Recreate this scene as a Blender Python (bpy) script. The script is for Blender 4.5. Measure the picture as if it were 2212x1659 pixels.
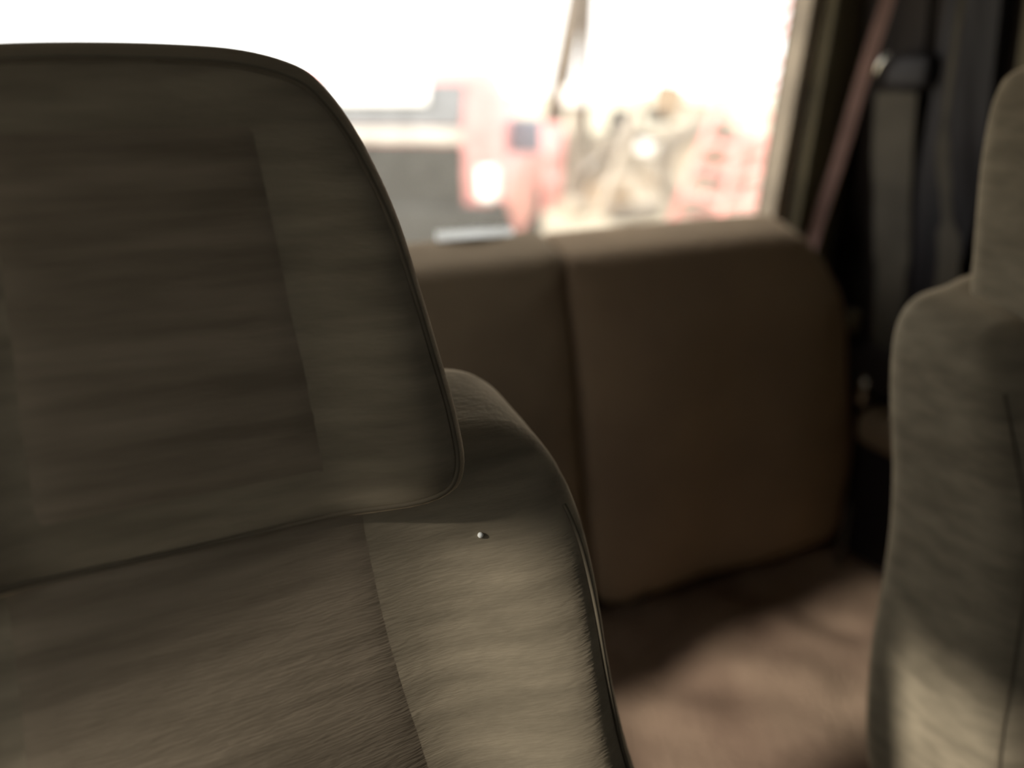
import bpy, bmesh, math, random
from mathutils import Vector, Matrix
from mathutils.bvhtree import BVHTree
random.seed(7)
S = bpy.context.scene
C = S.collection
for o in list(bpy.data.objects): bpy.data.objects.remove(o)

# ------------------------------------------------------------------ camera
YAW, PITCH = math.radians(25.4), math.radians(21.4)
cam = bpy.data.objects.new('camera', bpy.data.cameras.new('camera')); C.objects.link(cam)
cam.location = (0, 0, 0)
cam.rotation_euler = (math.pi/2 - PITCH, 0, -YAW)
cam.data.sensor_width = 36; cam.data.lens = 36*1670/2212
cam.data.clip_start = 0.02; cam.data.clip_end = 400
cam.data.dof.use_dof = True; cam.data.dof.focus_distance = 0.56; cam.data.dof.aperture_fstop = 1.7
S.camera = cam

# ------------------------------------------------------------------ light
w = bpy.data.worlds.new('sky'); S.world = w; w.use_nodes = True
bg = w.node_tree.nodes['Background']
bg.inputs['Color'].default_value = (1, 0.985, 0.95, 1); bg.inputs['Strength'].default_value = 2.9
sun = bpy.data.objects.new('sun', bpy.data.lights.new('sun', 'SUN')); C.objects.link(sun)
sun.data.energy = 4.4; sun.data.angle = math.radians(4); sun.data.color = (1, 0.93, 0.83)
SUND = Vector((1, 0.085, -0.60)).normalized()
sun.rotation_euler = SUND.to_track_quat('-Z', 'Y').to_euler()
S.view_settings.view_transform = 'Standard'; S.view_settings.look = 'None'
S.view_settings.gamma = 1; S.view_settings.use_curve_mapping = False
S.view_settings.exposure = 0.0
S.cycles.max_bounces = 8; S.cycles.transparent_max_bounces = 12

# ------------------------------------------------------------------ materials
def mat(name, col, rough=0.8, var=0.25, scale=6, stretch=(1, 1, 1), col2=None, metal=0, spec=0.3, bump=0.0, bscale=200, sheen=0):
    m = bpy.data.materials.new(name); m.use_nodes = True
    nt = m.node_tree; N = nt.nodes; L = nt.links; b = N['Principled BSDF']
    tc = N.new('ShaderNodeTexCoord'); mp = N.new('ShaderNodeMapping'); mp.inputs['Scale'].default_value = stretch
    L.new(tc.outputs['Object'], mp.inputs['Vector'])
    nz = N.new('ShaderNodeTexNoise'); nz.inputs['Scale'].default_value = scale; nz.inputs['Detail'].default_value = 5
    L.new(mp.outputs[0], nz.inputs['Vector'])
    rp = N.new('ShaderNodeValToRGB')
    c2 = col2 or tuple(min(1, c*(1+var)) for c in col); c1 = col if col2 else tuple(c*(1-var) for c in col)
    rp.color_ramp.elements[0].position = 0.33; rp.color_ramp.elements[1].position = 0.67
    rp.color_ramp.elements[0].color = (*c1, 1); rp.color_ramp.elements[1].color = (*c2, 1)
    L.new(nz.outputs['Fac'], rp.inputs['Fac']); L.new(rp.outputs['Color'], b.inputs['Base Color'])
    b.inputs['Roughness'].default_value = rough; b.inputs['Metallic'].default_value = metal
    b.inputs['Specular IOR Level'].default_value = spec
    if sheen:
        b.inputs['Sheen Weight'].default_value = sheen; b.inputs['Sheen Tint'].default_value = (1, 0.8, 0.55, 1)
    if bump:
        n2 = N.new('ShaderNodeTexNoise'); n2.inputs['Scale'].default_value = bscale; n2.inputs['Detail'].default_value = 2
        bp = N.new('ShaderNodeBump'); bp.inputs['Strength'].default_value = bump; bp.inputs['Distance'].default_value = 0.01
        L.new(mp.outputs[0], n2.inputs['Vector']); L.new(n2.outputs['Fac'], bp.inputs['Height']); L.new(bp.outputs[0], b.inputs['Normal'])
    return m

M_FAB = mat('seat_velour', (0.172, 0.147, 0.104), 0.95, scale=7, stretch=(1.3, 3, 9), col2=(0.270, 0.230, 0.163), spec=0.1, bump=0.12, bscale=60, sheen=0.5)
M_INS = mat('seat_insert_velour', (0.162, 0.132, 0.094), 0.95, scale=6, stretch=(1.3, 3, 12), col2=(0.252, 0.206, 0.148), spec=0.1, bump=0.12, bscale=50)
M_SIDE = mat('seat_side_vinyl', (0.145, 0.130, 0.090), 0.6, spec=0.3)
M_PIPE = mat('seat_piping', (0.125, 0.105, 0.074), 0.9, spec=0.1)
M_BENCH = mat('bench_fabric', (0.26, 0.19, 0.13), 0.95, scale=4, col2=(0.34, 0.25, 0.165), spec=0.1, bump=0.2, bscale=40, sheen=0.3)
M_BENCH2 = mat('bench_fabric_plain', (0.27, 0.21, 0.145), 0.95, scale=3, spec=0.1)
M_CARPET = mat('tan_carpet', (0.22, 0.150, 0.108), 0.98, scale=4, col2=(0.38, 0.275, 0.195), spec=0.05, bump=0.5, bscale=90)
M_BLACK = mat('black_plastic', (0.012, 0.010, 0.012), 0.6, spec=0.3)
M_DARK = mat('dark_trim', (0.022, 0.017, 0.015), 0.8)
M_TRIM = mat('olive_trim', (0.105, 0.088, 0.052), 0.75)
M_JAMB = mat('beige_jamb', (0.36, 0.30, 0.23), 0.7)
M_ROOF = mat('headliner', (0.09, 0.08, 0.065), 0.95)
M_BELT = mat('belt_webbing', (0.085, 0.075, 0.058), 0.8, scale=8)
M_BELT_LIT = mat('belt_webbing_pink_lit', (0.42, 0.27, 0.24), 0.8, scale=8)  # pink light on the strap edge put into the webbing colour
M_METAL = mat('bright_metal', (0.8, 0.78, 0.7), 0.25, metal=1, var=0.05)
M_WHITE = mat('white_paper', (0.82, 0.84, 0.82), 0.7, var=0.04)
M_GROUND = mat('pale_dirt', (0.46, 0.41, 0.30), 1.0, scale=0.6, col2=(0.6, 0.54, 0.42))
M_RED = mat('red_paint', (0.80, 0.36, 0.34), 0.35, var=0.1, spec=0.5)
M_RUST = mat('rusty_red_steel', (0.78, 0.36, 0.33), 0.7, scale=3)
M_TYRE = mat('tyre_rubber', (0.04, 0.04, 0.037), 0.9)
M_DUSTY = mat('dusty_rubber', (0.20, 0.18, 0.15), 0.95, scale=2)
M_POLE = mat('grey_pole_wood', (0.16, 0.13, 0.10), 0.9)
M_GREYP = mat('dark_grey_panel', (0.045, 0.045, 0.042), 0.8, spec=0.1)
M_CGLASS = mat('car_glass', (0.14, 0.145, 0.15), 0.12, spec=0.8)
M_LAMP_REFL = mat('lamp_lens_and_reflection', (0.95, 0.95, 0.92), 0.3, var=0.02)  # tail lamp lenses, and white of the added window reflection
M_CHROME = mat('pale_strip', (0.55, 0.53, 0.48), 0.4)
M_WOOD = mat('weathered_wood', (0.36, 0.27, 0.18), 0.9, scale=4, stretch=(1, 1, 6))
M_SCRAP = mat('grey_scrap', (0.36, 0.32, 0.26), 0.8, scale=2)
M_MOUND = mat('rubble_earth', (0.28, 0.24, 0.18), 1.0, scale=3, col2=(0.48, 0.42, 0.34))
M_BLUE = mat('grey_blue_scrap', (0.2, 0.22, 0.27), 0.7)
M_WHT2 = mat('white_scrap', (0.85, 0.84, 0.8), 0.7, var=0.05)

def glass(name, veil, tint=(1, 1, 1)):
    m = bpy.data.materials.new(name); m.use_nodes = True
    nt = m.node_tree; N = nt.nodes; L = nt.links
    for n in list(N):
        if n.type != 'OUTPUT_MATERIAL': N.remove(n)
    out = [n for n in N if n.type == 'OUTPUT_MATERIAL'][0]
    tr = N.new('ShaderNodeBsdfTransparent'); tr.inputs['Color'].default_value = (*tint, 1)
    tl = N.new('ShaderNodeBsdfTranslucent'); tl.inputs['Color'].default_value = (0.95, 0.9, 0.82, 1)
    nz = N.new('ShaderNodeTexNoise'); nz.inputs['Scale'].default_value = 3; nz.inputs['Detail'].default_value = 4
    tc = N.new('ShaderNodeTexCoord'); L.new(tc.outputs['Object'], nz.inputs['Vector'])
    mr = N.new('ShaderNodeMapRange'); mr.inputs['To Min'].default_value = veil*0.75; mr.inputs['To Max'].default_value = veil*1.25
    L.new(nz.outputs['Fac'], mr.inputs['Value'])
    mx = N.new('ShaderNodeMixShader'); L.new(mr.outputs[0], mx.inputs[0]); L.new(tr.outputs[0], mx.inputs[1]); L.new(tl.outputs[0], mx.inputs[2])
    L.new(mx.outputs[0], out.inputs['Surface'])
    return m
M_GLASS = glass('bloom_veil_glass', 0.05)  # translucent share imitates bloom haze over the bright outside

# ------------------------------------------------------------------ helpers
def origin(o):
    v = Vector((0, 0, 0))
    while o: v += o.location; o = o.parent
    return v
def build(name, bm, m, parent=None, smooth=True, loc=None, **kw):
    """world-coordinate bmesh -> one object; kw are custom properties"""
    base = origin(parent) if parent else Vector((0, 0, 0))
    l = Vector(loc) if loc else base
    bmesh.ops.recalc_face_normals(bm, faces=bm.faces)
    bmesh.ops.translate(bm, verts=bm.verts, vec=-l)
    me = bpy.data.meshes.new(name); bm.to_mesh(me); bm.free()
    for p in me.polygons: p.use_smooth = smooth
    ms = m if isinstance(m, (list, tuple)) else [m]
    for x in ms: me.materials.append(x)
    o = bpy.data.objects.new(name, me); C.objects.link(o)
    if parent: o.parent = parent
    o.location = l - base
    for k, v in kw.items(): o[k] = v
    return o
def thing(name, label, cat, loc, group=None):
    o = bpy.data.objects.new(name, None); C.objects.link(o); o.location = loc
    o.empty_display_size = 0.1
    o['label'] = label; o['category'] = cat
    if group: o['group'] = group
    return o
def tag(o, label, cat, group=None, kind=None):
    o['label'] = label; o['category'] = cat
    if group: o['group'] = group
    if kind: o['kind'] = kind
    return o
def box(bm, x0, x1, y0, y1, z0, z1, bev=0, mtx=None, seg=2):
    r = bmesh.ops.create_cube(bm, size=1)
    vs = r['verts']
    for v in vs:
        v.co = Vector(((x0+x1)/2+v.co.x*(x1-x0), (y0+y1)/2+v.co.y*(y1-y0), (z0+z1)/2+v.co.z*(z1-z0)))
    if bev:
        es = list({e for v in vs for e in v.link_edges})
        r2 = bmesh.ops.bevel(bm, geom=es, offset=bev, segments=seg, affect='EDGES', profile=0.5)
        vs = list({v for f in r2['faces'] for v in f.verts} | {v for v in vs if v.is_valid})
    if mtx is not None: bmesh.ops.transform(bm, matrix=mtx, verts=vs)
    return vs
def nb(): return bmesh.new()
def bx(*a, **k):
    bm = nb(); box(bm, *a, **k); return bm
def tube(bm, pts, r, seg=8, closed=False):
    pts = [Vector(p) for p in pts]; n = len(pts); rings = []
    prev = None
    for i, p in enumerate(pts):
        t = (pts[(i+1) % n]-pts[i-1]) if closed else (pts[min(i+1, n-1)]-pts[max(i-1, 0)])
        t.normalize()
        a = prev if prev is not None else (Vector((0, 1, 0)) if abs(t.y) < 0.9 else Vector((1, 0, 0)))
        u = (a - t*a.dot(t)).normalized(); v = t.cross(u); prev = u
        rr = r[i] if isinstance(r, (list, tuple)) else r
        rings.append([bm.verts.new(p+(u*math.cos(2*math.pi*k/seg)+v*math.sin(2*math.pi*k/seg))*rr) for k in range(seg)])
    for i in range(n if closed else n-1):
        A, B = rings[i], rings[(i+1) % n]
        for k in range(seg): bm.faces.new((A[k], A[(k+1) % seg], B[(k+1) % seg], B[k]))
    if not closed:
        bm.faces.new(rings[0]); bm.faces.new(rings[-1])
    return bm
def ribbon(pts, wdir, width, th=0.0015):
    """belt webbing: pts centre line, wdir unit vectors, width per point"""
    bm = nb(); rows = []
    for i, p in enumerate(pts):
        p = Vector(p); d = Vector(wdir[i] if isinstance(wdir, list) else wdir).normalized()
        t = Vector(pts[min(i+1, len(pts)-1)])-Vector(pts[max(i-1, 0)]); t.normalize()
        n = t.cross(d).normalized(); ww = (width[i] if isinstance(width, list) else width)/2
        rows.append([bm.verts.new(p+d*a+n*b) for a, b in ((-ww, -th), (ww, -th), (ww, th), (-ww, th))])
    for A, B in zip(rows, rows[1:]):
        for k in range(4): bm.faces.new((A[k], A[(k+1) % 4], B[(k+1) % 4], B[k]))
    bm.faces.new(rows[0]); bm.faces.new(rows[-1]); return bm
def catmull(P, n=6, closed=True):
    out = []; m = len(P)
    for i in range(m if closed else m-1):
        if closed: p0, p1, p2, p3 = P[i-1], P[i], P[(i+1) % m], P[(i+2) % m]
        else: p0, p1, p2, p3 = P[max(i-1, 0)], P[i], P[i+1], P[min(i+2, m-1)]
        for k in range(n):
            t = k/n
            out.append(tuple(0.5*((2*b)+(-a+c)*t+(2*a-5*b+4*c-d)*t*t+(-a+3*b-3*c+d)*t**3) for a, b, c, d in zip(p0, p1, p2, p3)))
    if not closed: out.append(tuple(P[-1]))
    return out
def pillow(outline, y0, T, p=6, c=None, front=None, tf=None, ns=22, back=1.0, seam=0.0):
    """outline (x,z) closed; superellipse-rounded slab of thickness T about y0.
       front(x,z) = extra forward(-y) displacement. returns bm, bvh and ring loops"""
    bm = nb()
    cx = c[0] if c else sum(q[0] for q in outline)/len(outline)
    cz = c[1] if c else sum(q[1] for q in outline)/len(outline)
    def pos(q, s, side):
        x = cx+(q[0]-cx)*s; z = cz+(q[1]-cz)*s
        d = (1-min(1, s)**p)**(1/p)*T/2
        y = y0+side*d*(back if side > 0 else 1)
        if side < 0 and front: y -= front(x, z)*min(1, d/(T/2)*1.0)
        v = Vector((x, y, z))
        return tf(v) if tf else v
    ss = [1-(1-(k/ns))**1.0 for k in range(1, ns)]
    ss = [math.sin(k/ns*math.pi/2)**0.8 for k in range(1, ns)] + [0.9985]
    loops = {}
    cf = bm.verts.new(pos((cx, cz), 0, -1)); cb = bm.verts.new(pos((cx, cz), 0, 1))
    edge = [bm.verts.new(pos(q, 1, -1)) for q in outline]; n = len(outline)
    for side, cen in ((-1, cf), (1, cb)):
        prev = None
        for s in ss:
            ring = [bm.verts.new(pos(q, s, side)) for q in outline]
            for k in range(n):
                if prev is None: bm.faces.new((cen, ring[k], ring[(k+1) % n]))
                else: bm.faces.new((prev[k], ring[k], ring[(k+1) % n], prev[(k+1) % n]))
            prev = ring
        for k in range(n): bm.faces.new((prev[k], edge[k], edge[(k+1) % n], prev[(k+1) % n]))
    bmesh.ops.recalc_face_normals(bm, faces=bm.faces)
    return bm, pos
def on_surface(bvh, x, z, off=0.0015):
    h = bvh.ray_cast(Vector((x, -3, z)), Vector((0, 1, 0)))
    return (h[0]+Vector((0, -off, 0))) if h[0] else None
def sstep(a, b, t):
    t = max(0, min(1, (t-a)/(b-a))); return t*t*(3-2*t)
def copy_tree(o, parent=None):
    c = o.copy(); C.objects.link(c)
    if parent: c.parent = parent
    for ch in list(o.children): copy_tree(ch, c)
    return c

# ------------------------------------------------------------------ cab shell
FZ = -1.10
# floor: rumpled carpet
bm = nb(); NX, NY = 110, 130
from mathutils import noise
g = []
for j in range(NY+1):
    row = []
    for i in range(NX+1):
        x = -0.49+i/NX*2.04; y = -0.7+j/NY*2.1
        h = 0.035*noise.noise(Vector((x*3.2+y*1.5, y*3.6-x*1.2, 0.3)))+0.012*noise.noise(Vector((x*9, y*11, 4)))
        k = sstep(1.5, 1.4, x)*sstep(1.3, 1.1, y)
        row.append(bm.verts.new((x, y, FZ+h*k)))
    g.append(row)
for j in range(NY):
    for i in range(NX): bm.faces.new((g[j][i], g[j][i+1], g[j+1][i+1], g[j+1][i]))
fl = build('floor', bm, M_CARPET); fl['kind'] = 'structure'
# roof
bm = nb(); box(bm, -0.5, 1.5, -0.05, 1.42, 0.30, 0.34)
o = build('ceiling', bm, M_ROOF, smooth=False); o['kind'] = 'structure'

# rear wall with window opening (trapezoid leaning sides)
WX0, WX1b, WX1t, WZ0, WZ1 = -0.20, 1.280, 1.318, -0.36, 0.24
def ring_prism(bm, inner, outer, y0, y1):
    a = [[bm.verts.new((q[0], y, q[1])) for q in P] for P in (inner, outer) for y in (y0, y1)]
    n = len(inner); i0, i1, o0, o1 = a
    for k in range(n):
        l = (k+1) % n
        bm.faces.new((i0[k], i0[l], i1[l], i1[k])); bm.faces.new((o0[k], o0[l], o1[l], o1[k]))
        bm.faces.new((i0[k], i0[l], o0[l], o0[k])); bm.faces.new((i1[k], i1[l], o1[l], o1[k]))
def rrect(x0b, x1b, x0t, x1t, z0, z1, r, n=5):
    cs = [((x1t, z1), -1, -1, 0), ((x0t, z1), 1, -1, 90), ((x0b, z0), 1, 1, 180), ((x1b, z0), -1, 1, 270)]
    out = []
    for (x, z), sx, sz, a0 in cs:
        for k in range(n+1):
            a = math.radians(a0+90*k/n); out.append((x+sx*r+r*math.cos(a), z+sz*r+r*math.sin(a)))
    return out
inner = rrect(WX0, WX1b, WX0-0.03, WX1t, WZ0, WZ1, 0.05)
def grow(P, d):
    cx = sum(q[0] for q in P)/len(P); cz = sum(q[1] for q in P)/len(P)
    return [(q[0]+d*math.copysign(1, q[0]-cx), q[1]+d*math.copysign(1, q[1]-cz)) for q in P]
outer = rrect(-0.50, 1.50, -0.5, 1.50, FZ, 0.34, 0.01)
bm = nb(); ring_prism(bm, inner, outer, 1.33, 1.39)
o = build('wall_rear', bm, M_DARK, smooth=False); o['kind'] = 'structure'
# window_1: pane with bloom veil with trim frame and rubber seal
bm = nb(); P = grow(inner, 0.003)
f0 = [bm.verts.new((q[0], 1.375, q[1])) for q in P]; f1 = [bm.verts.new((q[0], 1.379, q[1])) for q in P]
bm.faces.new(f0)
win = build('window_1', bm, M_GLASS, smooth=False); win['kind'] = 'structure'
bm = nb(); ring_prism(bm, grow(inner, -0.010), grow(inner, 0.024), 1.322, 1.372)
build('window_frame', bm, M_JAMB, win, smooth=False)
bm = nb(); ring_prism(bm, grow(inner, 0.024), grow(inner, 0.052), 1.312, 1.33)
build('window_seal', bm, M_BLACK, win, smooth=False)

# side walls: profile leaning in above the belt line
def wx(z, side):  # inner face x of side wall
    t = 0.0 if z < -0.35 else (z+0.35)*0.12
    return (1.475-t) if side > 0 else (-0.485+t)
def side_wall(side, holes):
    bm = nb()
    ys = sorted({-0.7, 1.40} | {h[0] for h in holes} | {h[1] for h in holes})
    zs = sorted({FZ-0.02, -0.35, 0.34} | {h[2] for h in holes} | {h[3] for h in holes})
    for a, b in zip(ys, ys[1:]):
        for c, d in zip(zs, zs[1:]):
            if any(a >= h[0]-1e-6 and b <= h[1]+1e-6 and c >= h[2]-1e-6 and d <= h[3]+1e-6 for h in holes): continue
            v = []
            for (y, z) in ((a, c), (b, c), (b, d), (a, d)):
                v.append((bm.verts.new((wx(z, side), y, z)), bm.verts.new((wx(z, side)+side*0.05, y, z))))
            bm.faces.new([q[0] for q in v]); bm.faces.new([q[1] for q in v][::-1])
            for k in range(4): bm.faces.new((v[k][0], v[(k+1) % 4][0], v[(k+1) % 4][1], v[k][1]))
    return bm
o = build('wall_left_unseen', side_wall(-1, [(0.20, 0.402, -0.62, 0.10), (0.56, 0.85, -0.47, 0.02)]), M_DARK, smooth=False); o['kind'] = 'structure'  # unseen wall; openings sized to aim sun at seat and floor
o = build('wall_right', side_wall(1, []), M_DARK, smooth=False); o['kind'] = 'structure'
# unseen front: firewall raised to block daylight, leaving a thin windshield slit
bm = nb(); box(bm, -0.5, 1.5, -0.74, -0.70, FZ, 0.20); box(bm, -0.5, 1.5, -0.12, -0.05, 0.24, 0.34)
box(bm, -0.5, 1.5, -0.72, -0.10, 0.30, 0.34)
o = build('wall_front_block', bm, M_DARK, smooth=False); o['kind'] = 'structure'

# olive pillar trim between rear window and side wall
def prism(bm, poly, y0, y1):
    a = [bm.verts.new((q[0], y0, q[1])) for q in poly]; b = [bm.verts.new((q[0], y1, q[1])) for q in poly]
    bm.faces.new(a); bm.faces.new(b[::-1])
    for k in range(len(a)): bm.faces.new((a[k], a[(k+1) % len(a)], b[(k+1) % len(a)], b[k]))
bm = nb(); prism(bm, [(1.302, -0.42), (1.43, -0.42), (1.43, 0.30), (1.345, 0.30)], 1.285, 1.33)
o = build('trim_1', bm, M_TRIM, smooth=False); o['kind'] = 'structure'
# side pillar cover: dark, leaning
def side_panel(pts, th, m, name, bev=0.006):
    """panel on the right wall; pts are (y,z)"""
    bm = nb()
    a = [bm.verts.new((wx(z, 1)-th, y, z)) for y, z in pts]; b = [bm.verts.new((wx(z, 1)+0.002, y, z)) for y, z in pts]
    bm.faces.new(a); bm.faces.new(b[::-1])
    for k in range(len(a)): bm.faces.new((a[k], a[(k+1) % len(a)], b[(k+1) % len(a)], b[k]))
    bmesh.ops.bevel(bm, geom=list(bm.edges), offset=bev, segments=2, affect='EDGES')
    return build(name, bm, m, smooth=False)
o = side_panel([(0.97, 0.29), (1.07, 0.29), (1.10, -0.20), (1.06, -0.58), (0.99, -0.58), (0.96, -0.20)], 0.03, M_BLACK, 'trim_2'); o['kind'] = 'structure'
o = side_panel([(0.55, 0.29), (0.945, 0.29), (0.93, -0.05), (0.94, -0.62), (0.55, -0.62)], 0.02, M_TRIM, 'trim_3'); o['kind'] = 'structure'
o = side_panel([(0.55, -0.66), (1.12, -0.66), (1.12, -1.08), (0.55, -1.08)], 0.035, M_BLACK, 'trim_4'); o['kind'] = 'structure'
o = side_panel([(1.12, 0.29), (1.285, 0.29), (1.285, -0.05), (1.12, -0.05)], 0.012, M_DARK, 'trim_5'); o['kind'] = 'structure'

# ------------------------------------------------------------------ front seats
TA = math.tan(math.radians(15))
def tilt(v): return Vector((v.x, v.y+TA*(v.z+0.2), v.z))
def tilt_back(v):
    k = sstep(-0.34, -0.245, v.z)
    return tilt(Vector((v.x, v.y, v.z-k*0.16*(0.63-v.y))))
def mirror(P): return P+[(-x, z) for x, z in reversed(P) if abs(x) > 1e-6]
def make_seat():
    t = thing('bucket_seat', 'x', 'car seat', (0, 0.35, FZ))
    # backrest with shoulders
    half = [(0.06, -0.212), (0.14, -0.214), (0.180, -0.222), (0.228, -0.228), (0.256, -0.244), (0.272, -0.272), (0.280, -0.315), (0.283, -0.36),
            (0.284, -0.43), (0.293, -0.50), (0.312, -0.57), (0.340, -0.66), (0.35, -0.78), (0.30, -0.84), (0.12, -0.85)]
    ol = catmull(mirror(half), 5)
    def fr(x, z):
        b = 0.045*sstep(0.13, 0.27, abs(x))*sstep(-0.20, -0.45, z)
        lum = 0.02*sstep(0.2, 0.0, abs(x))*sstep(-0.3, -0.55, z)
        return b+lum
    bm, pos = pillow(ol, 0.555, 0.15, p=6.5, c=(0, -0.48), front=fr, tf=tilt_back)
    bvh = BVHTree.FromBMesh(bm)
    ring = [pos(q, 0.945, -1) for q in ol]
    back = build('backrest', bm, M_FAB, t)
    for sgn in (1, -1):
        sb = nb(); tube(sb, [p+Vector((0, -0.0012, 0)) for p in ring if p.x*sgn > 0.2 and -0.80 < p.z < -0.30], 0.0018, 6)
        build('piping', sb, M_PIPE, back)
    # centre insert panel of the backrest
    ib = nb(); rows = []
    for j in range(25):
        z = -0.255-j/24*0.53; hw = 0.118+0.035*sstep(-0.3, -0.6, z)
        rows.append([on_surface(bvh, hw*(-1+2*i/16), z, 0.0006 if 0 < i < 16 and 0 < j < 24 else -0.002) for i in range(17)])
    rows = [r for r in rows if all(r)]
    vv = [[ib.verts.new(p) for p in r] for r in rows]
    for a, b in zip(vv, vv[1:]):
        for k in range(16): ib.faces.new((a[k], a[k+1], b[k+1], b[k]))
    build('centre_panel', ib, M_INS, back)
    # head restraint, wider at the bottom
    hh = [(0.03, 0.022), (0.075, 0.019), (0.108, 0.010), (0.124, -0.003), (0.138, -0.025), (0.149, -0.053), (0.160, -0.09), (0.168, -0.13), (0.176, -0.175), (0.184, -0.225),
          (0.184, -0.262), (0.165, -0.278), (0.10, -0.283), (0.04, -0.284)]
    oh = catmull(mirror(hh), 5)
    def fh(x, z): return 0.02*sstep(0.08, 0.16, abs(x))*sstep(0.0, -0.08, z)
    bm, pos = pillow(oh, 0.530, 0.115, p=6, c=(0, -0.13), front=fh, tf=tilt)
    bvh = BVHTree.FromBMesh(bm)
    ring = [pos(q, 0.93, -1) for q in oh]
    head = build('headrest', bm, M_FAB, t)
    sb = nb(); tube(sb, [p+Vector((0, -0.001, 0)) for p in ring], 0.002, 6, closed=True)
    build('piping', sb, M_PIPE, head)
    ib = nb(); rows = []
    for j in range(17):
        z = -0.015-j/16*0.235; hw = 0.078+0.014*j/16
        rows.append([on_surface(bvh, hw*(-1+2*i/14), z, 0.0007 if 0 < i < 14 and 0 < j < 16 else -0.002) for i in range(15)])
    vv = [[ib.verts.new(p) for p in r] for r in rows]
    for a, b in zip(vv, vv[1:]):
        for k in range(14): ib.faces.new((a[k], a[k+1], b[k+1], b[k]))
    build('centre_panel', ib, M_INS, head)
    # cushion, base, rails, lever
    cb = nb(); box(cb, -0.27, 0.27, -0.12, 0.40, -0.86, -0.735, bev=0.05, seg=4)
    build('seat_cushion', cb, M_FAB, t)
    cb = nb(); box(cb, -0.24, 0.24, -0.08, 0.44, -0.98, -0.86, bev=0.01)
    build('seat_base', cb, M_BLACK, t)
    for s in (-1, 1):
        cb = nb(); box(cb, s*0.2-0.02, s*0.2+0.02, -0.10, 0.48, -1.10, -0.98, bev=0.005)
        build('seat_rail', cb, M_BLACK, t)
    return t
seat = make_seat()
seat['label'] = 'large brown velour front seat nearest the camera, filling the left half of the view'
seat['group'] = 'front seats'
s2 = copy_tree(seat); s2.location.x += 1.042
s2['label'] = 'brown front seat cut off by the right edge, beyond the belts and window pillar'

# pale fleck on the near seat
bm = nb(); bmesh.ops.create_uvsphere(bm, u_segments=10, v_segments=8, radius=0.0022)
FLECK = (0.1868, 0.4470, -0.3078)
bmesh.ops.translate(bm, verts=bm.verts, vec=FLECK)
fleck = tag(build('lint_speck', bm, M_WHITE, loc=FLECK), 'tiny white lint speck on the lit side of the large front seat', 'lint')

# ------------------------------------------------------------------ rear bench
bench = thing('bench_seat', 'upright brown rear bench back below the rear window, with a vertical split', 'car seat', (0.5, 1.25, FZ))
olR = catmull([(0.657, -0.30), (0.657, -0.252), (0.70, -0.244), (0.95, -0.242), (1.12, -0.242), (1.20, -0.250), (1.26, -0.295), (1.315, -0.38), (1.365, -0.50), (1.40, -0.62),
               (1.45, -0.80), (1.458, -0.95), (1.455, -1.05), (1.38, -1.075), (1.05, -1.06), (0.88, -1.06), (0.79, -1.055), (0.755, -1.02), (0.735, -0.90), (0.705, -0.65), (0.675, -0.42)], 4)
def slope(v):
    k = sstep(-0.46, -0.27, v.z)
    return Vector((v.x, v.y, v.z - k*0.33*max(0, 1.29-v.y)))
def frR(x, z): return 0.012*math.sin((x-0.7)*9)**2*sstep(-0.3, -0.5, z)
bm, pos = pillow(olR, 1.21, 0.17, p=5, c=(1.05, -0.65), front=frR, tf=slope)
rb = build('backrest_cushion', bm, M_BENCH, bench)
olL = catmull([(-0.38, -0.33), (-0.34, -0.265), (-0.2, -0.247), (0.2, -0.244), (0.55, -0.243), (0.652, -0.244), (0.656, -0.30), (0.675, -0.42), (0.70, -0.65), (0.73, -0.90), (0.745, -1.02),
               (0.72, -1.055), (0.5, -1.06), (0.0, -1.06), (-0.35, -1.06), (-0.43, -1.02), (-0.44, -0.8), (-0.43, -0.5)], 4)
bm, pos = pillow(olL, 1.215, 0.17, p=5, c=(0.15, -0.65), tf=slope)
build('backrest_cushion', bm, M_BENCH2, bench)
bm = nb(); box(bm, -0.43, 1.43, 1.20, 1.30, -1.10, -1.05, bev=0.008)
build('seat_base', bm, M_BLACK, bench)
bm = nb(); tube(bm, catmull([(0.83, 1.158, -1.045), (0.86, 1.148, -1.03), (0.90, 1.148, -0.995), (0.925, 1.150, -0.96), (0.93, 1.158, -0.94)], 5, False), [0.008]+[0.017]*19+[0.008], 8)
build('black_strip', bm, M_BLACK, bench, label='black strip')  # black tube at the lower corner of the bench back

# white sheet lying on the bench top
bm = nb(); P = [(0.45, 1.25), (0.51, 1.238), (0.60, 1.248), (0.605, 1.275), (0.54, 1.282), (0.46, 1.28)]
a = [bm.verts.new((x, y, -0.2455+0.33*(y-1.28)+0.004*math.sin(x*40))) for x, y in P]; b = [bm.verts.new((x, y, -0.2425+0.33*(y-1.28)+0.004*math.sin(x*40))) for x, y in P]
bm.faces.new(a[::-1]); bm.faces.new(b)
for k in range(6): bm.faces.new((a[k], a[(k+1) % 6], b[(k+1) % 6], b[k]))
tag(build('paper_scrap', bm, M_WHITE, smooth=False, loc=(0.55, 1.26, -0.24)), 'small white scrap lying on top of the rear bench back', 'paper')

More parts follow.
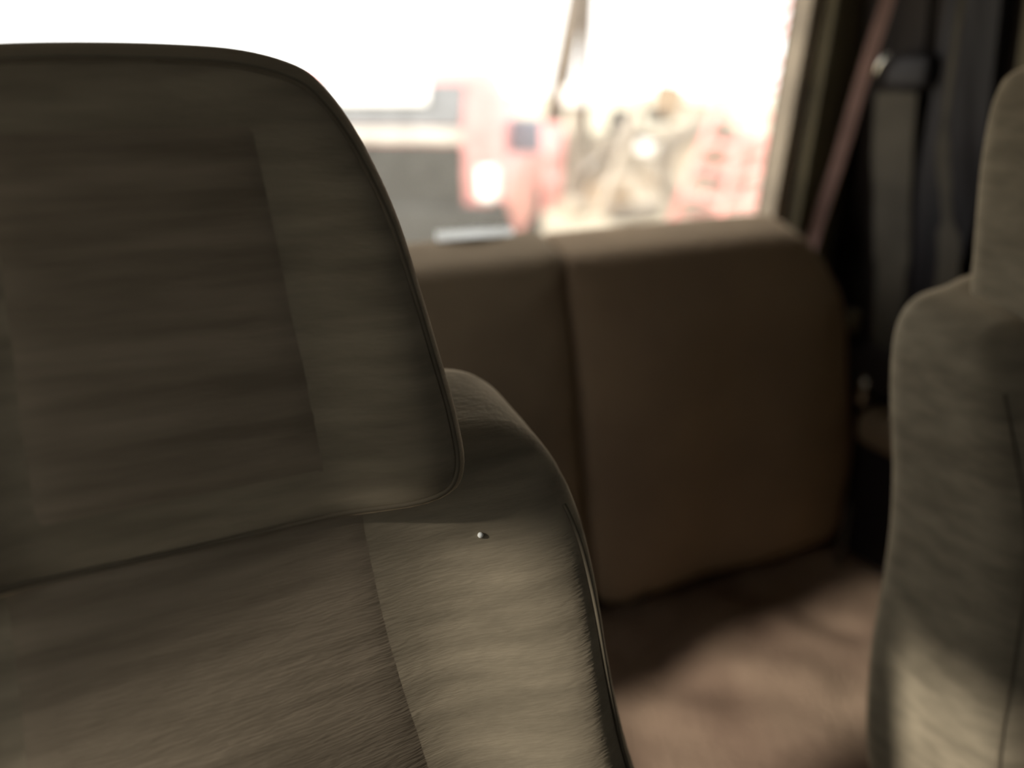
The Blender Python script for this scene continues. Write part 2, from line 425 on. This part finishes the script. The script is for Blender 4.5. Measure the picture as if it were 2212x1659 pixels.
# ------------------------------------------------------------------ belts
rbelt = thing('rear_seat_belt', 'rear seat belt hanging in the corner beside the rear window, with a shiny guide', 'seat belt', (1.39, 1.17, -0.4))
pts = catmull([(1.375, 1.165, 0.28), (1.375, 1.195, 0.147), (1.375, 1.228, -0.004), (1.37, 1.250, -0.15), (1.36, 1.272, -0.28), (1.34, 1.268, -0.36)], 5, False)
build('shoulder_strap', ribbon(pts, (0.75, -0.66, 0), 0.026), M_BELT_LIT, rbelt, smooth=False, label='thin strap edge with pink light in its colour')
pts = catmull([(1.392, 1.153, -0.02), (1.40, 1.148, -0.12), (1.412, 1.13, -0.26), (1.42, 1.11, -0.40), (1.42, 1.095, -0.54)], 5, False)
build('webbing', ribbon(pts, (0.25, -0.97, 0), [0.082]*8+[0.075]*6+[0.062]*6+[0.05]), M_BELT, rbelt, smooth=False)
bm = nb(); box(bm, 1.372, 1.400, 1.075, 1.175, -0.012, 0.048, bev=0.012, seg=3)
gd = build('belt_guide', bm, M_BLACK, rbelt)
bm = nb(); tube(bm, [(1.368, 1.195, 0.004), (1.366, 1.180, 0.030), (1.364, 1.160, 0.052)], [0.003, 0.0065, 0.0035], 8)
build('guide_bar', bm, M_METAL, gd, label='shiny metal bar')
bm = nb(); box(bm, 1.385, 1.445, 1.04, 1.17, -0.64, -0.54, bev=0.015, seg=3)
build('retractor_cover', bm, M_DARK, rbelt)
bm = nb(); box(bm, 1.36, 1.395, 1.08, 1.10, -0.66, -0.60, bev=0.006)
build('buckle', bm, M_METAL, rbelt)
bm = nb(); box(bm, 1.372, 1.40, 1.145, 1.175, -0.52, -0.47, bev=0.01)
build('latch', bm, M_TRIM, rbelt)
fbelt = thing('front_seat_belt', 'grey front seat belt running down the dark pillar behind the far seat', 'seat belt', (1.37, 0.98, -0.4))
pts = catmull([(1.362, 1.03, 0.22), (1.37, 1.018, -0.08), (1.38, 0.995, -0.20), (1.385, 0.965, -0.32), (1.395, 0.965, -0.45), (1.40, 0.98, -0.60)], 5, False)
build('webbing', ribbon(pts, (0.25, -0.97, 0), [0.012]*6+[0.025]*4+[0.018]*3+[0.04]*20), M_BELT, fbelt, smooth=False)
bm = nb(); box(bm, 1.36, 1.42, 0.95, 1.01, -0.66, -0.58, bev=0.012)
build('belt_anchor', bm, M_BLACK, fbelt)
# armrest-like ledge and hook
bm = nb(); box(bm, 1.35, 1.475, 0.62, 1.09, -0.75, -0.665, bev=0.03, seg=4)
tag(build('door_armrest', bm, M_BENCH2, loc=(1.41, 0.85, -0.70)), 'dark padded armrest ledge low on the far side wall', 'armrest')
bm = nb(); tube(bm, [(1.40, 0.90, 0.02), (1.385, 0.897, 0.012), (1.38, 0.896, 0.0), (1.384, 0.895, -0.008)], 0.005, 8)
tag(build('coat_hook', bm, M_METAL, loc=(1.39, 0.9, 0.005)), 'small shining metal hook at the right edge above the far seat', 'hook')
bm = nb(); tube(bm, [(1.40, 1.095, -1.09), (1.405, 1.10, -1.0), (1.41, 1.105, -0.93)], [0.009, 0.007, 0.006], 8)
tag(build('jack_handle', bm, M_BELT, loc=(1.40, 1.1, -1.0)), 'short dull rod standing low between bench back and side wall', 'rod')

# centre console between the front seats (below the view)
con = thing('centre_console', 'dark low console box between the two front seats', 'console', (0.485, 0.1, FZ))
build('console_box', bx(0.37, 0.60, -0.4, 0.40, FZ, -0.80, bev=0.02), M_BLACK, con)
build('console_lid', bx(0.375, 0.595, 0.05, 0.40, -0.80, -0.775, bev=0.01), M_SIDE, con)

# ------------------------------------------------------------------ outside
GZ = -1.95
bm = nb(); N = 60; g = []
for j in range(N+1):
    g.append([bm.verts.new((-70+i/N*160, -60+j/N*180, GZ)) for i in range(N+1)])
for j in range(N):
    for i in range(N): bm.faces.new((g[j][i], g[j][i+1], g[j+1][i+1], g[j+1][i]))
o = build('ground', bm, M_GROUND); o['kind'] = 'structure'

def xf(loc, heading):  # local x = across, y = away, z up
    return Matrix.Translation(loc) @ Matrix.Rotation(-heading, 4, 'Z')
# red parked vehicle; its tail corner faces us
CAR = xf((2.02, 6.75, GZ), math.radians(34))
car = thing('parked_car', 'red parked vehicle with dark rear panel, seen through the left of the rear window', 'car', CAR.translation)
HW = 0.93
def extr(prof, x0, x1, top=0.0, bev=0.04):
    """side profile (y,z) extruded across x, narrowing above the belt line"""
    bm = nb()
    def X(x, z): return x*(1-top*max(0, z-1.15))
    a = [bm.verts.new(CAR @ Vector((X(x0, z), y, z))) for y, z in prof]; b = [bm.verts.new(CAR @ Vector((X(x1, z), y, z))) for y, z in prof]
    bm.faces.new(a); bm.faces.new(b[::-1])
    for k in range(len(a)): bm.faces.new((a[k], a[(k+1) % len(a)], b[(k+1) % len(a)], b[k]))
    if bev: bmesh.ops.bevel(bm, geom=list(bm.edges), offset=bev, segments=3, affect='EDGES')
    return bm
arch = lambda cy: [(cy-0.42*math.cos(a), 0.38+0.42*math.sin(a)) for a in [math.pi*k/8 for k in range(9)]]
prof = [(0.0, 0.50), (0.0, 1.50), (0.20, 1.95), (0.34, 2.05), (0.75, 2.06), (0.95, 2.0), (2.0, 1.45), (3.6, 1.22), (4.05, 1.05), (4.1, 0.45)]+arch(3.3)[::-1]+arch(0.85)[::-1]
build('body', extr(prof, -HW, HW, 0.12), M_RED, car)
def cbox(x0, x1, y0, y1, z0, z1, bev=0.02, lean=0.0):
    bm = nb(); box(bm, x0, x1, y0, y1, z0, z1, bev=bev)
    for v in bm.verts: v.co.y += lean*(v.co.z-z0)
    bmesh.ops.transform(bm, matrix=CAR, verts=bm.verts); return bm
build('rear_window', cbox(-0.80, 0.66, -0.02, 0.03, 1.59, 1.93, 0.01, 0.40), M_CGLASS, car)
build('sky_reflection', cbox(-0.50, 0.36, -0.005, 0.03, 1.77, 1.95, 0.012, 0.40), M_LAMP_REFL, car, label='white sky reflection added on upper window')  # added white box imitating sky reflected in the glass
build('sill_strip', cbox(-0.90, 0.66, -0.04, 0.03, 1.46, 1.57, 0.015), M_CHROME, car)
build('tailgate_panel', cbox(-0.90, 0.66, -0.03, 0.05, 0.60, 1.44, 0.02), M_GREYP, car)
build('bumper', cbox(-0.97, 0.99, -0.12, 0.42, 0.30, 0.94, 0.06), M_GREYP, car)
for s in (-1, 1):
    build('tail_lamp', cbox(s*0.86-0.07, s*0.86+0.08, -0.035, 0.16, 0.98, 1.26, 0.02), M_LAMP_REFL, car)
    for (a, b) in ((0.35, 1.05),):
        bm = nb(); box(bm, s*0.885-0.03, s*0.885+0.03, a, b, 1.55, 1.86, bev=0.01)
        for v in bm.verts: v.co.x *= (1-0.12*(v.co.z-1.15))
        bmesh.ops.transform(bm, matrix=CAR, verts=bm.verts)
        build('side_window', bm, M_CGLASS, car)
    build('mirror', cbox(s*1.06-0.15, s*1.06+0.15, 0.95, 1.12, 1.30, 1.62, 0.03), M_BLUE, car)
    for cy in (0.85, 3.3):
        bm = nb(); prof_t = [(0.20, -0.11), (0.30, -0.115), (0.35, -0.08), (0.36, 0), (0.35, 0.08), (0.30, 0.115), (0.20, 0.11), (0.20, -0.11)]
        rings = []
        for k in range(28):
            a = 2*math.pi*k/28
            rings.append([bm.verts.new(CAR @ Vector((s*0.84+q[1], cy+q[0]*math.cos(a), 0.36+q[0]*math.sin(a)))) for q in prof_t[:-1]])
        for k in range(28):
            A, B = rings[k], rings[(k+1) % 28]
            for m_ in range(7): bm.faces.new((A[m_], A[(m_+1) % 7], B[(m_+1) % 7], B[m_]))
        wh = build('wheel', bm, M_TYRE, car)
        bm = nb(); r = bmesh.ops.create_cone(bm, cap_ends=True, segments=24, radius1=0.2, radius2=0.17, depth=0.12)
        bmesh.ops.transform(bm, matrix=CAR @ Matrix.Translation((s*0.84, cy, 0.36)) @ Matrix.Rotation(math.pi/2, 4, 'Y'), verts=bm.verts)
        build('hub', bm, M_CHROME, wh)

# lattice tower at the right of the window: four legs tapering to the top
tower = thing('lattice_tower', 'tapering red steel lattice tower at the right edge of the rear window', 'tower', (6.33, 6.4, GZ))
def tleg(sx, sy, z):
    h = z-GZ; hw = 1.25-0.335*h
    return Vector((6.33+sx*hw, 6.6+sy*hw*0.35, z))
TH = 3.2
for sx in (-1, 1):
    for sy in (-1, 1):
        bm = nb(); tube(bm, [tleg(sx, sy, GZ), tleg(sx, sy, GZ+TH)], 0.045, 6)
        build('leg', bm, M_RUST, tower)
z = GZ+0.25; k = 0
while z < GZ+TH-0.1:
    for sy in (-1, 1):
        bm = nb(); tube(bm, [tleg(-1, sy, z), tleg(1, sy, z)], 0.035, 6); build('crossbar', bm, M_RUST, tower)
    bm = nb(); tube(bm, [tleg(-1, -1, z), tleg(-1, 1, z)], 0.03, 6); build('crossbar', bm, M_RUST, tower)
    if k % 2 == 0 and z+0.5 < GZ+TH:
        bm = nb(); tube(bm, [tleg(-1, -1, z), tleg(1, -1, z+0.5)], 0.025, 6); build('diagonal_brace', bm, M_RUST, tower)
    z += 0.27; k += 1
bm = nb(); box(bm, 6.11, 6.55, 6.42, 6.78, GZ+TH-0.02, GZ+TH+0.04); build('top_plate', bm, M_RUST, tower)

# slim poles
for lab, pa, pb, r in (('leftmost of three slim pale poles standing above the scrap heap', (6.13, 12, GZ), (6.95, 12, 2.1), 0.11),
                       ('middle of three slim pale poles standing above the scrap heap', (6.28, 12.1, GZ), (7.18, 12.1, 2.1), 0.11),
                       ('rightmost of three slim pale poles, nearly upright above the scrap heap', (7.02, 12, GZ), (7.09, 12, 2.1), 0.09)):
    bm = nb(); tube(bm, [pa, [(a+b)/2 for a, b in zip(pa, pb)], pb], [r*1.3, r*1.1, r*0.9], 10)
    tag(build('slim_pole', bm, M_POLE, loc=pa), lab, 'pole', 'slim poles above the scrap heap')

# rubble mound
def mound_h(x, y):
    u = (x-8.6)/(3.6 if x > 8.6 else 3.0); v = (y-12.6-(x-8.6)*(-0.25))/2.6
    d = u*u+v*v
    return max(0, 1-d)**0.8*1.35*(0.8+0.5*noise.noise(Vector((x*0.9, y*0.9, 1))))+0.10*noise.noise(Vector((x*3, y*3, 2)))*(1 if d < 1 else 0)
bm = nb(); g = []
for j in range(71):
    g.append([bm.verts.new((4.6+i*0.115, 9.4+j*0.095, GZ-0.02+mound_h(4.6+i*0.115, 9.4+j*0.095))) for i in range(71)])
for j in range(70):
    for i in range(70): bm.faces.new((g[j][i], g[j][i+1], g[j+1][i+1], g[j+1][i]))
tag(build('rubble_mound', bm, M_MOUND, loc=(8.6, 12.6, GZ)), 'low mound of tan rubble and dirt under the scrap outside the rear window', 'rubble', kind='stuff')
def ztop(x, y): return GZ-0.02+mound_h(x, y)

def tyre(x, y, z, R, r, tilt_, az, label):
    bm = nb(); rings = []
    for k in range(32):
        a = 2*math.pi*k/32
        rings.append([(((R+r*math.cos(b))*math.cos(a)), r*1.2*math.sin(b), (R+r*math.cos(b))*math.sin(a)) for b in [2*math.pi*m_/10 for m_ in range(10)]])
    M = Matrix.Translation((x, y, z)) @ Matrix.Rotation(az, 4, 'Z') @ Matrix.Rotation(tilt_, 4, 'X')
    vs = [[bm.verts.new(M @ Vector(q)) for q in ring] for ring in rings]
    for k in range(32):
        for m_ in range(10): bm.faces.new((vs[k][m_], vs[k][(m_+1) % 10], vs[(k+1) % 32][(m_+1) % 10], vs[(k+1) % 32][m_]))
    return tag(build('tyre', bm, M_DUSTY, loc=(x, y, z)), label, 'tyre', 'old tyres in the scrap heap')
tyre(7.75, 9.6, -1.22, 0.60, 0.11, 0.25, -0.5, 'large old tyre standing upright at the front of the scrap heap')
tyre(6.75, 9.9, ztop(6.75, 9.9)+0.12, 0.33, 0.10, 1.35, 0.3, 'small tyre lying flat at the left foot of the scrap heap')
tyre(7.35, 11.3, ztop(7.35, 11.3)+0.30, 0.34, 0.10, 0.5, 0.8, 'small tyre leaning on the left of the scrap heap behind the pallet')

def scrap(name, cat, label, x, y, dims, rot, m, group=None, bev=0.01, sink=0.0, z=None):
    Mx = Matrix.Translation((x, y, (z if z is not None else ztop(x, y)+abs(dims[2])/2-sink))) @ Matrix.Rotation(rot[2], 4, 'Z') @ Matrix.Rotation(rot[1], 4, 'Y') @ Matrix.Rotation(rot[0], 4, 'X')
    bm = nb(); box(bm, -dims[0]/2, dims[0]/2, -dims[1]/2, dims[1]/2, -dims[2]/2, dims[2]/2, bev=bev)
    bmesh.ops.transform(bm, matrix=Mx, verts=bm.verts)
    return tag(build(name, bm, m, smooth=False, loc=Mx.translation), label, cat, group)
def barrel(x, y, r, h, tiltx, label, m, z=None):
    bm = nb(); prof_ = [(0, 0), (r*0.96, 0), (r, 0.02), (r*0.97, h*0.33-0.02), (r*1.03, h*0.33), (r*0.97, h*0.33+0.02), (r*0.97, h*0.66-0.02), (r*1.03, h*0.66), (r*0.97, h*0.66+0.02), (r, h-0.02), (r*0.95, h), (r*0.93, h-0.015), (0, h-0.015)]
    rings = [[bm.verts.new((q[0]*math.cos(2*math.pi*k/24), q[0]*math.sin(2*math.pi*k/24), q[1])) for k in range(24)] for q in prof_[1:-1]]
    for A, B in zip(rings, rings[1:]):
        for k in range(24): bm.faces.new((A[k], A[(k+1) % 24], B[(k+1) % 24], B[k]))
    bm.faces.new(rings[0][::-1]); bm.faces.new(rings[-1])
    z = ztop(x, y) if z is None else z
    bmesh.ops.transform(bm, matrix=Matrix.Translation((x, y, z)) @ Matrix.Rotation(tiltx, 4, 'Y'), verts=bm.verts)
    return tag(build('barrel', bm, m, loc=(x, y, z)), label, 'barrel')
barrel(5.98, 11.4, 0.29, 1.35, 0.04, 'tall faded red barrel standing left of the scrap heap, below the slim poles', M_RED)
barrel(8.95, 10.3, 0.27, 0.80, 0.5, 'dull red barrel tipped over at the right of the scrap heap', M_RUST)
def pallet(x, y, rz, rx, label):
    z0 = ztop(x, y)
    p = thing('pallet', label, 'pallet', (x, y, z0))
    M0 = Matrix.Translation((x, y, z0+0.02)) @ Matrix.Rotation(rz, 4, 'Z') @ Matrix.Rotation(rx, 4, 'X')
    for k in range(6):
        bm = nb(); box(bm, -0.5, 0.5, -0.40+k*0.15, -0.30+k*0.15, 0.09, 0.11); bmesh.ops.transform(bm, matrix=M0, verts=bm.verts); build('board', bm, M_WOOD, p, smooth=False)
    for k in (-0.45, 0, 0.45):
        bm = nb(); box(bm, k-0.04, k+0.04, -0.42, 0.46, 0, 0.09); bmesh.ops.transform(bm, matrix=M0, verts=bm.verts); build('bearer', bm, M_WOOD, p, smooth=False)
pallet(7.0, 10.7, 0.3, 0.9, 'wooden pallet propped on the left slope of the scrap heap')
scrap('crate', 'crate', 'dark box at the upper right of the scrap heap, next to the red tower', 8.7, 10.9, (0.62, 0.5, 0.34), (0.05, 0.1, 0.2), M_SCRAP, z=-0.52)
scrap('crate', 'crate', 'tan box standing highest on the middle of the scrap heap', 8.9, 12.2, (0.42, 0.35, 0.5), (0.0, 0.25, 0.4), M_WOOD, z=-0.33)
scrap('crate', 'crate', 'grey box beneath the dark box at the upper right of the scrap heap', 8.72, 10.9, (0.8, 0.6, 0.75), (0, 0, 0.1), M_MOUND, z=-1.06)
scrap('post_stub', 'post', 'short leaning post rising from the middle of the scrap heap', 6.6, 10.1, (0.11, 0.11, 1.75), (0, 0.40, 0.1), M_SCRAP, z=-1.02)
scrap('metal_sheet', 'sheet metal', 'grey blue metal sheet leaning just right of the parked red vehicle', 5.75, 12.8, (0.75, 0.03, 0.55), (0.2, 0.5, 0.2), M_BLUE, z=-0.38)
scrap('metal_sheet', 'sheet metal', 'bent grey sheet lying on the crest of the scrap heap', 7.9, 11.6, (1.1, 0.7, 0.04), (0.3, 0.15, 0.5), M_SCRAP, sink=-0.06)
scrap('foam_block', 'foam block', 'bright white block at the foot of the slim poles', 6.75, 11.6, (0.55, 0.3, 0.26), (0, 0, 0.2), M_WHT2, z=-0.22)
scrap('post_stub', 'post', 'thick upright post beneath the bright white block', 6.75, 11.75, (0.16, 0.16, 1.62), (0, 0, 0.2), M_SCRAP, z=-1.15)
scrap('foam_block', 'foam block', 'small white block lying on the front slope of the scrap heap', 6.95, 9.95, (0.34, 0.22, 0.16), (0.2, 0.1, 0.6), M_WHT2, z=-0.92)
# loose planks, pipes and lumps spread over the heap
G = 'loose debris on the scrap heap'
def cell(x, y):
    return ('left end' if x < 7.2 else 'middle' if x < 8.4 else 'right end', 'foot' if y < 10.8 else 'front slope' if y < 11.9 else 'crest')
def where(x, y):
    a, b = cell(x, y); return 'on the %s at the %s of the scrap heap' % (b, a)
WM = {'weathered': M_WOOD, 'grey': M_SCRAP, 'reddish': M_RUST, 'pale': M_WHT2, 'blue grey': M_BLUE, 'tan': M_MOUND, 'dark': M_GREYP}
i = 0; seen_planks = set()
for xc in (6.5, 7.8, 9.0):
    for yc in (10.3, 11.4, 12.3):
        for kind in range(4):
            i += 1
            x = xc+random.uniform(-.5, .5); y = yc+random.uniform(-.4, .4)-(xc-7.8)*0.2; rz = random.uniform(-1.5, 1.5)
            if mound_h(x, y) < 0.05 and kind != 2: continue
            if kind == 0:
                if where(x, y) in seen_planks: continue
                seen_planks.add(where(x, y))
                scrap('plank', 'plank', 'weathered plank lying '+where(x, y), x, y, (random.uniform(0.7, 1.4), 0.13, 0.03), (random.uniform(-.2, .2), random.uniform(-.3, .3), rz), M_WOOD, G, sink=-0.16)
            elif kind == 1:
                c = random.choice(['grey', 'reddish']); L = random.uniform(0.5, 1.1); z0 = ztop(x, y); d = Vector((math.cos(rz)*L, math.sin(rz)*L, random.uniform(.1, .6)))
                bm = nb(); tube(bm, [Vector((x, y, z0+0.05))-d*0.5+Vector((0, 0, .25)), (x, y, z0+0.2), Vector((x, y, z0+0.18))+d*0.5], 0.035, 8)
                tag(build('pipe', bm, WM[c], loc=(x, y, z0)), c+' bent pipe lying '+where(x, y), 'pipe', G)
            elif kind == 2:
                c = random.choice(['grey', 'tan', 'dark']); R = random.uniform(0.14, 0.26)
                bm = nb(); bmesh.ops.create_icosphere(bm, subdivisions=2, radius=R)
                for v in bm.verts: v.co *= 1+0.35*noise.noise(v.co*6+Vector((i, 0, 0)))
                z0 = ztop(x, y)+R*0.8; bmesh.ops.translate(bm, verts=bm.verts, vec=(x, y, z0))
                tag(build('rock', bm, WM[c], smooth=False, loc=(x, y, z0)), c+' rough lump '+where(x, y), 'rock', G)
            else:
                c = random.choice(['grey', 'pale', 'blue grey', 'dark'])
                scrap('metal_sheet', 'sheet metal', 'small '+c+' sheet '+where(x, y), x, y, (random.uniform(.3, .6), random.uniform(.25, .5), 0.03), (random.uniform(-.7, .7), random.uniform(-.5, .5), rz), WM[c], G, sink=-0.2)
